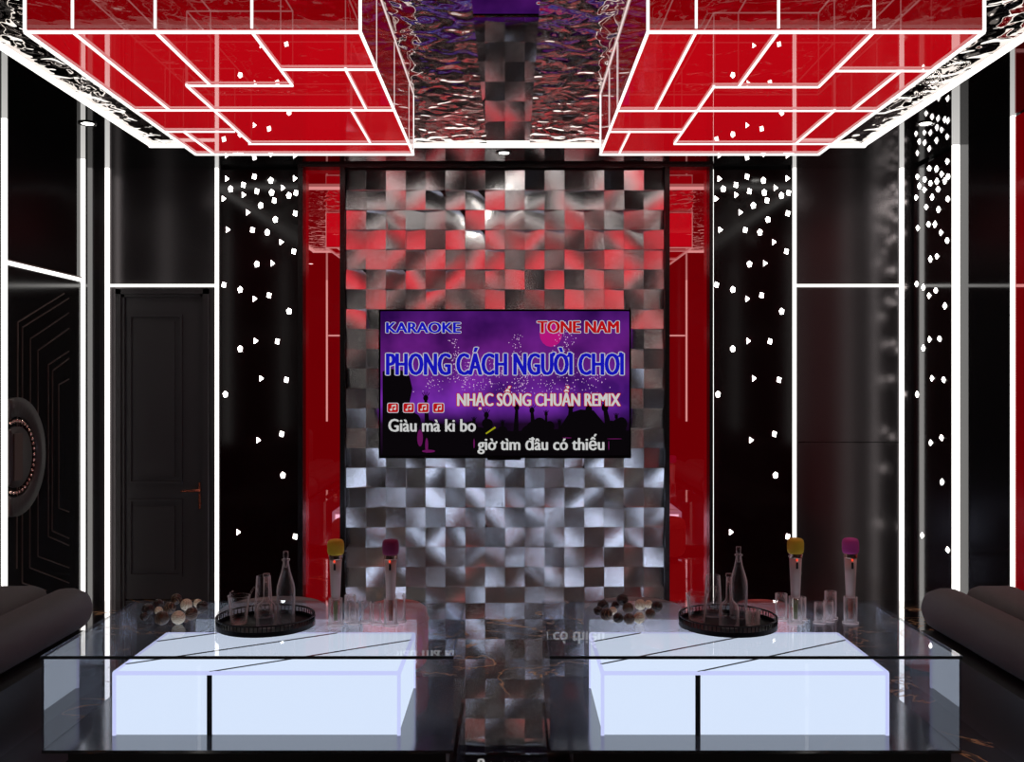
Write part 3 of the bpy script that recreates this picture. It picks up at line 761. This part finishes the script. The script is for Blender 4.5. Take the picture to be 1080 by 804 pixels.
# ---------------------------------------------------------------- glass tables with light boxes
ZT = .4275
def table(label, x0):
    x1 = x0+1.567; y0, y1 = 3.746, 4.69; zb = .067; th = .012
    t = Thing('glass_table', label, 'table', ((x0+x1)/2, (y0+y1)/2, 0))
    t.part('plinth', B(x0+.09, x1-.03, y0+.03, y1-.08, 0, zb-.013), 'black_matte')
    t.part('base_plate', B(x0+.002, x1-.002, y0+.002, y1-.002, zb-.012, zb), 'base_plate')
    top = t.part('glass_top', B(x0, x1, y0, y1, ZT-.008, ZT), 'table_glass')
    ed = B(x0, x1, y0-.0015, y0-.0002, ZT-.0125, ZT-.0005)
    box(ed, x0-.0015, x0-.0002, y0, y1, ZT-.0095, ZT-.0005); box(ed, x1+.0002, x1+.0015, y0, y1, ZT-.0095, ZT-.0005)
    t.part('top_edge', ed, 'glass_edge', top)
    for a in ((x0, x0+.008, y0+.009, y1-.009), (x1-.008, x1, y0+.009, y1-.009)):
        t.part('side_glass', B(*a, zb+.001, ZT-.009), 'table_side')
    t.part('back_glass', B(x0, x1, y1-.008, y1, zb+.001, ZT-.009), 'table_back')
    t.part('front_glass', B(x0, x1, y0, y0+.008, zb+.001, ZT-.009), 'table_front')
    # light box
    bx0, bx1, by0, by1, bz0, bz1 = x0+.215, x0+.215+1.127, 3.907, 4.51, zb+.001, .318
    lb = t.part('light_box', rbox(bx0, bx1, by0, by1, bz0, bz1, .006, 2), 'lightbox')
    t.part('added_fill_panel', B(bx0+.02, bx1-.02, by1-.001, by1+.003, bz0+.01, bz1-.02), 'tile_fill', lb)  # added glowing sheet facing the mosaic, brightens its lower tiles
    e = bmesh.new()
    for (p, q) in (((bx0, by0), (bx1, by0)), ((bx1, by0), (bx1, by1)), ((bx1, by1), (bx0, by1)), ((bx0, by1), (bx0, by0))):
        bar(e, (*p, bz1-.004), (*q, bz1-.004), .013, .013)
    for p in ((bx0, by0), (bx1, by0), (bx0, by1), (bx1, by1)): bar(e, (*p, bz0), (*p, bz1), .013, .013)
    t.part('rim_light', e, 'lightbox_edge', lb)
    g_ = bmesh.new()
    gx = bx0+.377
    box(g_, gx-.01, gx+.01, by0-.004, by0+.004, bz0, bz1+.002)
    for off in (0, 1, 2):
        # parallel slanted grooves, slope .64 (depth per width)
        bxs, bys = (gx, by0) if off == 0 else (bx0, by0+.105+.35*(off-1))
        xe = bxs+(by1-bys)/.64; ye = by1
        if xe > bx1: ye = bys+(bx1-bxs)*.64; xe = bx1
        bar(g_, (bxs, bys, bz1+.0015), (xe, ye, bz1+.0015), .007, .003)
    t.part('groove', g_, 'groove', lb)
table('low glass table with glowing white core, the left one', -1.79)
table('low glass table with glowing white core, the right one', .144)

# ---------------------------------------------------------------- poufs behind the tables
def pouf(x, y, r, h, mat, label):
    t = Thing('pouf', label, 'pouf', (x, y, 0))
    bm = bmesh.new()
    prof = [(0, .03), (r-.03, .03), (r-.01, .05), (r, .09), (r, h-.07), (r-.008, h-.03), (r-.035, h-.008), (r-.1, h), (0, h+.002)]
    lathe(bm, prof, 40, (x, y, 0)); t.part('cushion', bm, mat)
    bm = bmesh.new(); lathe(bm, [(0, 0), (r-.06, 0), (r-.06, .03), (0, .03)], 32, (x, y, 0)); t.part('base', bm, 'black_matte')
    bm = bmesh.new(); tube(bm, [(x+(r+.001)*math.cos(a), y+(r+.001)*math.sin(a), h-.08) for a in [2*PI*q/40 for q in range(40)]], .004, 6, True); t.part('piping', bm, mat)
pouf(-1.21, 5.0, .285, .335, 'pouf_grey', 'round taupe pouf behind the left table, left of the coral one')
pouf(-.59, 5.0, .165, .345, 'pouf_red', 'small round coral pouf behind the left table')
pouf(.63, 5.0, .265, .335, 'pouf_grey', 'round taupe pouf behind the right table, left of the coral one')
pouf(1.275, 5.0, .165, .345, 'pouf_red', 'small round coral pouf behind the right table')

# ---------------------------------------------------------------- trays and glassware
def tray(x, y, label):
    t = Thing('serving_tray', label, 'tray', (x, y, ZT+.001)); R = .207; c = (x, y, ZT+.001)
    bm = bmesh.new(); lathe(bm, [(0, 0), (R, 0), (R, .02), (R-.004, .02), (R-.004, .005), (0, .005)], 56, c, True); t.part('tray_base', bm, 'tray')
    bm = bmesh.new(); tube(bm, [(x+(R-.002)*math.cos(a), y+(R-.002)*math.sin(a), c[2]+.043) for a in [2*PI*q/56 for q in range(56)]], .0035, 6, True); t.part('rail', bm, 'tray')
    bm = bmesh.new()
    for q in range(72):
        a = 2*PI*q/72; px, py = x+(R-.002)*math.cos(a), y+(R-.002)*math.sin(a)
        tube(bm, [(px, py, c[2]+.019), (px, py, c[2]+.043)], .0024, 5)
    t.part('railing_bars', bm, 'tray')
tray(-1.051, 4.21, 'round black railed tray on the left table')
tray(.921, 4.21, 'round black railed tray on the right table')
ZY = ZT+.0065
def vessel(bm, prof, wall=.0022, n=36, c=(0, 0, 0)):
    """closed wall around an outer profile, thick foot"""
    inner = [(max(r-wall, .0008), z) for r, z in reversed(prof) if z > .008]
    lathe(bm, [(0, 0)]+prof+inner+[(prof[1][0]-wall-.001, .0085), (0, .008)], n, c); return bm
def make_pitcher(loc, label):
    t = Thing('glass_jug', label, 'jug', loc, local=True)
    t.part('body', vessel(bmesh.new(), [(.031, 0), (.034, .004), (.036, .03), (.043, .09), (.047, .118), (.048, .12)]), 'clear')
    h = bmesh.new(); tube(h, [(.046, 0, .105), (.052, 0, .135), (.066, 0, .155), (.08, 0, .15), (.084, 0, .125), (.07, 0, .09), (.046, 0, .06)], .0035, 8); t.part('handle', h, 'clear')
    h = bmesh.new(); tube(h, [(-.03, -.01, .01), (-.034, -.01, .135), (-.022, -.01, .142)], .003, 8); t.part('stirrer', h, 'clear')
    return t.o
def make_tall(loc, label):
    t = Thing('highball_glass', label, 'glass', loc, local=True)
    t.part('body', vessel(bmesh.new(), [(.038, 0), (.04, .004), (.037, .08), (.031, .178), (.031, .18)]), 'clear')
    w_ = bmesh.new(); lathe(w_, [(0, .009), (.0375, .009), (.037, .03), (0, .03)], 32); t.part('drink', w_, 'water')
    return t.o
def make_flask(loc, label):
    t = Thing('glass_flask', label, 'bottle', loc, local=True)
    t.part('body', vessel(bmesh.new(), [(.04, 0), (.042, .006), (.042, .07), (.036, .095), (.017, .113), (.0135, .125), (.0125, .21)]), 'clear')
    s = bmesh.new(); lathe(s, [(0, .19), (.009, .19), (.0095, .212), (.015, .214), (.014, .225), (0, .227)], 24); t.part('stopper', s, 'clear')
    w_ = bmesh.new(); lathe(w_, [(0, .009), (.0385, .009), (.0385, .045), (0, .045)], 32); t.part('drink', w_, 'water')
    return t.o
def make_carafe(loc, label):
    t = Thing('glass_carafe', label, 'bottle', loc, local=True)
    t.part('body', vessel(bmesh.new(), [(.036, 0), (.038, .006), (.039, .14), (.037, .165), (.03, .19), (.018, .23), (.0125, .262), (.012, .272), (.0175, .274), (.0175, .279), (.011, .281)]), 'clear')
    s = bmesh.new(); lathe(s, [(0, .245), (.007, .245), (.009, .285), (.0105, .287), (.0105, .312), (0, .314)], 24); t.part('stopper', s, 'clear')
    w_ = bmesh.new(); lathe(w_, [(0, .009), (.0335, .009), (.0362, .138), (0, .138)], 32); t.part('drink', w_, 'water')
    return t.o
def at(px, py, z=ZY):
    D = F*(CZ-z)/(py-402); return ((px-540)*D/F, D, z)
p1 = make_pitcher(at(252, 658), 'clear glass jug with looped handle on the left tray')
h1 = make_tall(at(278, 651), 'clear tall glass at the back of the left tray')
f1 = make_flask(at(281, 661.5), 'clear stoppered flask with round shoulders, front of the left tray')
c1 = make_carafe(at(301.5, 659), 'tall clear stoppered carafe, tallest piece on the left tray')
dup(p1, at(735, 656), 'clear glass jug with looped handle on the right tray')
dup(h1, at(752, 650), 'clear tall glass at the back of the right tray')
dup(f1, at(769, 661.5), 'clear stoppered flask with round shoulders, front of the right tray')
dup(c1, at(779, 652), 'tall clear stoppered carafe, tallest piece on the right tray')
x_, y_, z_ = at(794, 660)
t = Thing('tumbler', 'low clear tumbler near the right rim of the right tray', 'glass', (x_, y_, z_), local=True)
t.part('body', vessel(bmesh.new(), [(.027, 0), (.029, .004), (.031, .068)]), 'clear')

# ---------------------------------------------------------------- microphone holders and microphones
def holder(x, y, label, cups, mirror=1):
    t = Thing('microphone_holder', label, 'holder', (x, y, ZT+.001), local=True)
    pts = []
    b = bmesh.new()
    for cx, cy, r, h in cups:
        lathe(b, [(0, 0), (r+.006, 0), (r+.006, .007), (0, .007)], 28, (cx, cy, 0))
    t.part('base', b, 'clear')
    for cx, cy, r, h in cups:
        c = bmesh.new(); lathe(c, [(r, .0075), (r, h), (r-.0028, h), (r-.0028, .0075), (r, .0075)], 28, (cx, cy, 0)); t.part('cup', c, 'clear')
    return t
def make_mic(loc, label, foam, tail):
    t = Thing('microphone', label, 'microphone', loc, local=True)
    L = .02
    b = bmesh.new(); lathe(b, [(0, L), (.009, L), (.0115, L+.085), (.0145, L+.092), (0, L+.092)], 24); t.part('antenna', b, tail)
    b = bmesh.new(); lathe(b, [(0, L+.09), (.018, L+.09), (.0195, L+.1), (.0235, L+.2), (.026, L+.262), (0, L+.262)], 28); m = t.part('body', b, 'mic_body')
    b = bmesh.new(); lathe(b, [(0, L+.262), (.028, L+.262), (.029, L+.266), (.0275, L+.272), (.029, L+.278), (.0285, L+.283), (0, L+.283)], 28); t.part('collar', b, 'mic_ring')
    b = bmesh.new(); lathe(b, [(0, L+.282), (.03, L+.282), (.034, L+.288), (.0355, L+.3), (.0355, L+.325), (.0335, L+.337), (.027, L+.344), (.015, L+.347), (0, L+.348)], 32); t.part('foam_head', b, foam)
    b = rbox(-.0045, .0045, -.0275, -.0215, L+.218, L+.246, .002, 2); t.part('switch', b, 'black_matte', m)
    b = bmesh.new(); ball(b, (-.001, -.0262, L+.256), .0045, 10, 8); t.part('indicator_light', b, 'led_red', m)
    return t.o
# left holder: wave of cups, mics in the outer front cups
lx, ly, _ = at(354, 660, ZT); rx, ry, _ = at(412, 660, ZT)
mid = (lx+rx)/2
holder(mid, ly, 'clear acrylic microphone holder on the left table', [(lx-mid, 0, .029, .115), (lx-mid+.052, .065, .026, .115), (-.043, .02, .022, .09), (.007, .045, .022, .09), (.055, .02, .02, .09), (rx-mid, 0, .029, .115), (rx-mid+.03, .062, .026, .12)])
make_mic((lx, ly, ZT+.002), 'yellow headed microphone on the left table', 'yellow', 'olive')
make_mic((rx, ly, ZT+.002), 'dark plum headed microphone on the left table', 'plum', 'rust')
lx, ly, _ = at(839, 658, ZT); rx, ry, _ = at(897, 658, ZT)
mid = (lx+rx)/2
holder(mid, ly, 'clear acrylic microphone holder on the right table', [(lx-mid, 0, .029, .115), (lx-mid-.045, .06, .026, .115), (lx-mid+.04, .062, .024, .1), (-.015, .0, .022, .09), (.033, .03, .022, .09), (.06, .085, .026, .12), (rx-mid, 0, .029, .115)])
make_mic((lx, ly, ZT+.002), 'yellow headed microphone on the right table', 'yellow', 'olive')
make_mic((rx, ly, ZT+.002), 'bright magenta headed microphone on the right table', 'magenta', 'rust')

# ---------------------------------------------------------------- chocolate balls
def truffle(px, py, r, mat, label, group, D=None, z=None):
    if D is None:
        z = ZT+r+.0005; D = F*(CZ-z)/(py-402)
    x = (px-540)*D/F
    bm = bmesh.new(); ball(bm, (0, 0, 0), r, 24, 14)
    rnd = random.Random(int(px*10))
    for v in bm.verts: v.co *= 1+rnd.uniform(-.015, .015)
    o = link('truffle', bm, mat); o.location = (x, D, z); o.rotation_euler = (rnd.uniform(0, 3), rnd.uniform(0, 3), rnd.uniform(0, 3))
    o['label'] = label; o['category'] = 'chocolate'; o['group'] = group
gl_, gr_ = 'chocolates in the cluster on the left table', 'chocolates in the cluster on the right table'
for a in ((156, 643, .027, 'choc_dark', 'dark chocolate ball at the left end of the left table cluster'),
          (151.8, 650.5, .018, 'choc_dark', 'smallest dark chocolate ball, front left of the left table cluster'),
          (167, 637.5, .024, 'choc_dark', 'dark chocolate ball at the back left of the left table cluster'),
          (167.5, 644.5, .019, 'choc_cream', 'small white ball wedged among dark ones, left table cluster'),
          (171, 652, .030, 'choc_swirl', 'large swirled brown ball at the front of the left table cluster'),
          (179, 641.5, .027, 'choc_swirl', 'swirled brown ball in the middle of the left table cluster'),
          (196.5, 638.0, .027, 'choc_cream', 'largest cream ball, at the back of the left table cluster'),
          (188, 651.5, .029, 'choc_cream', 'cream ball at the front of the left table cluster'),
          (202, 647.5, .028, 'choc_swirl', 'swirled brown ball right of the front cream ball, left table cluster'),
          (213.5, 640, .026, 'choc_dark', 'dark chocolate ball at the right end of the left table cluster'),
          (208.5, 636.5, .02, 'choc_cream', 'small white ball half behind the rightmost dark one, left table cluster')):
    truffle(*a, gl_)
truffle(186, 632, .0245, 'choc_swirl', 'swirled brown ball on top of the left table cluster', gl_, 4.47, CZ-(632-402)*4.47/F)
for a in ((636, 638.5, .026, 'choc_dark', 'dark ball at the back left end of the right table cluster'),
          (631, 644.5, .021, 'choc_dark', 'leftmost dark ball of the right table cluster'),
          (639.5, 648, .027, 'choc_swirl', 'swirled brown ball at the front left of the right table cluster'),
          (646.5, 644.5, .018, 'choc_cream', 'small cream ball between brown ones, left half of the right table cluster'),
          (652, 652, .023, 'choc_dark', 'dark ball at the front of the right table cluster, left of centre'),
          (649, 638.5, .019, 'choc_dark', 'dark ball at the back of the right table cluster under the top one'),
          (662.5, 641.5, .026, 'choc_swirl', 'swirled brown ball in the middle of the right table cluster'),
          (663.5, 653, .024, 'choc_swirl', 'swirled brown ball at the front of the right table cluster, centre'),
          (674, 652, .024, 'choc_cream', 'cream ball at the front of the right table cluster'),
          (675.3, 638, .025, 'choc_cream', 'large cream ball at the back of the right table cluster'),
          (684, 637.5, .019, 'choc_cream', 'small cream ball behind, right side of the right table cluster'),
          (686, 647.6, .023, 'choc_swirl', 'swirled brown ball at the front right of the right table cluster'),
          (693, 640, .026, 'choc_dark', 'dark ball at the right end of the right table cluster')):
    truffle(*a, gr_)
truffle(656.5, 632.6, .0265, 'choc_dark', 'dark ball on top of the right table cluster', gr_, 4.46, CZ-(632.6-402)*4.46/F)
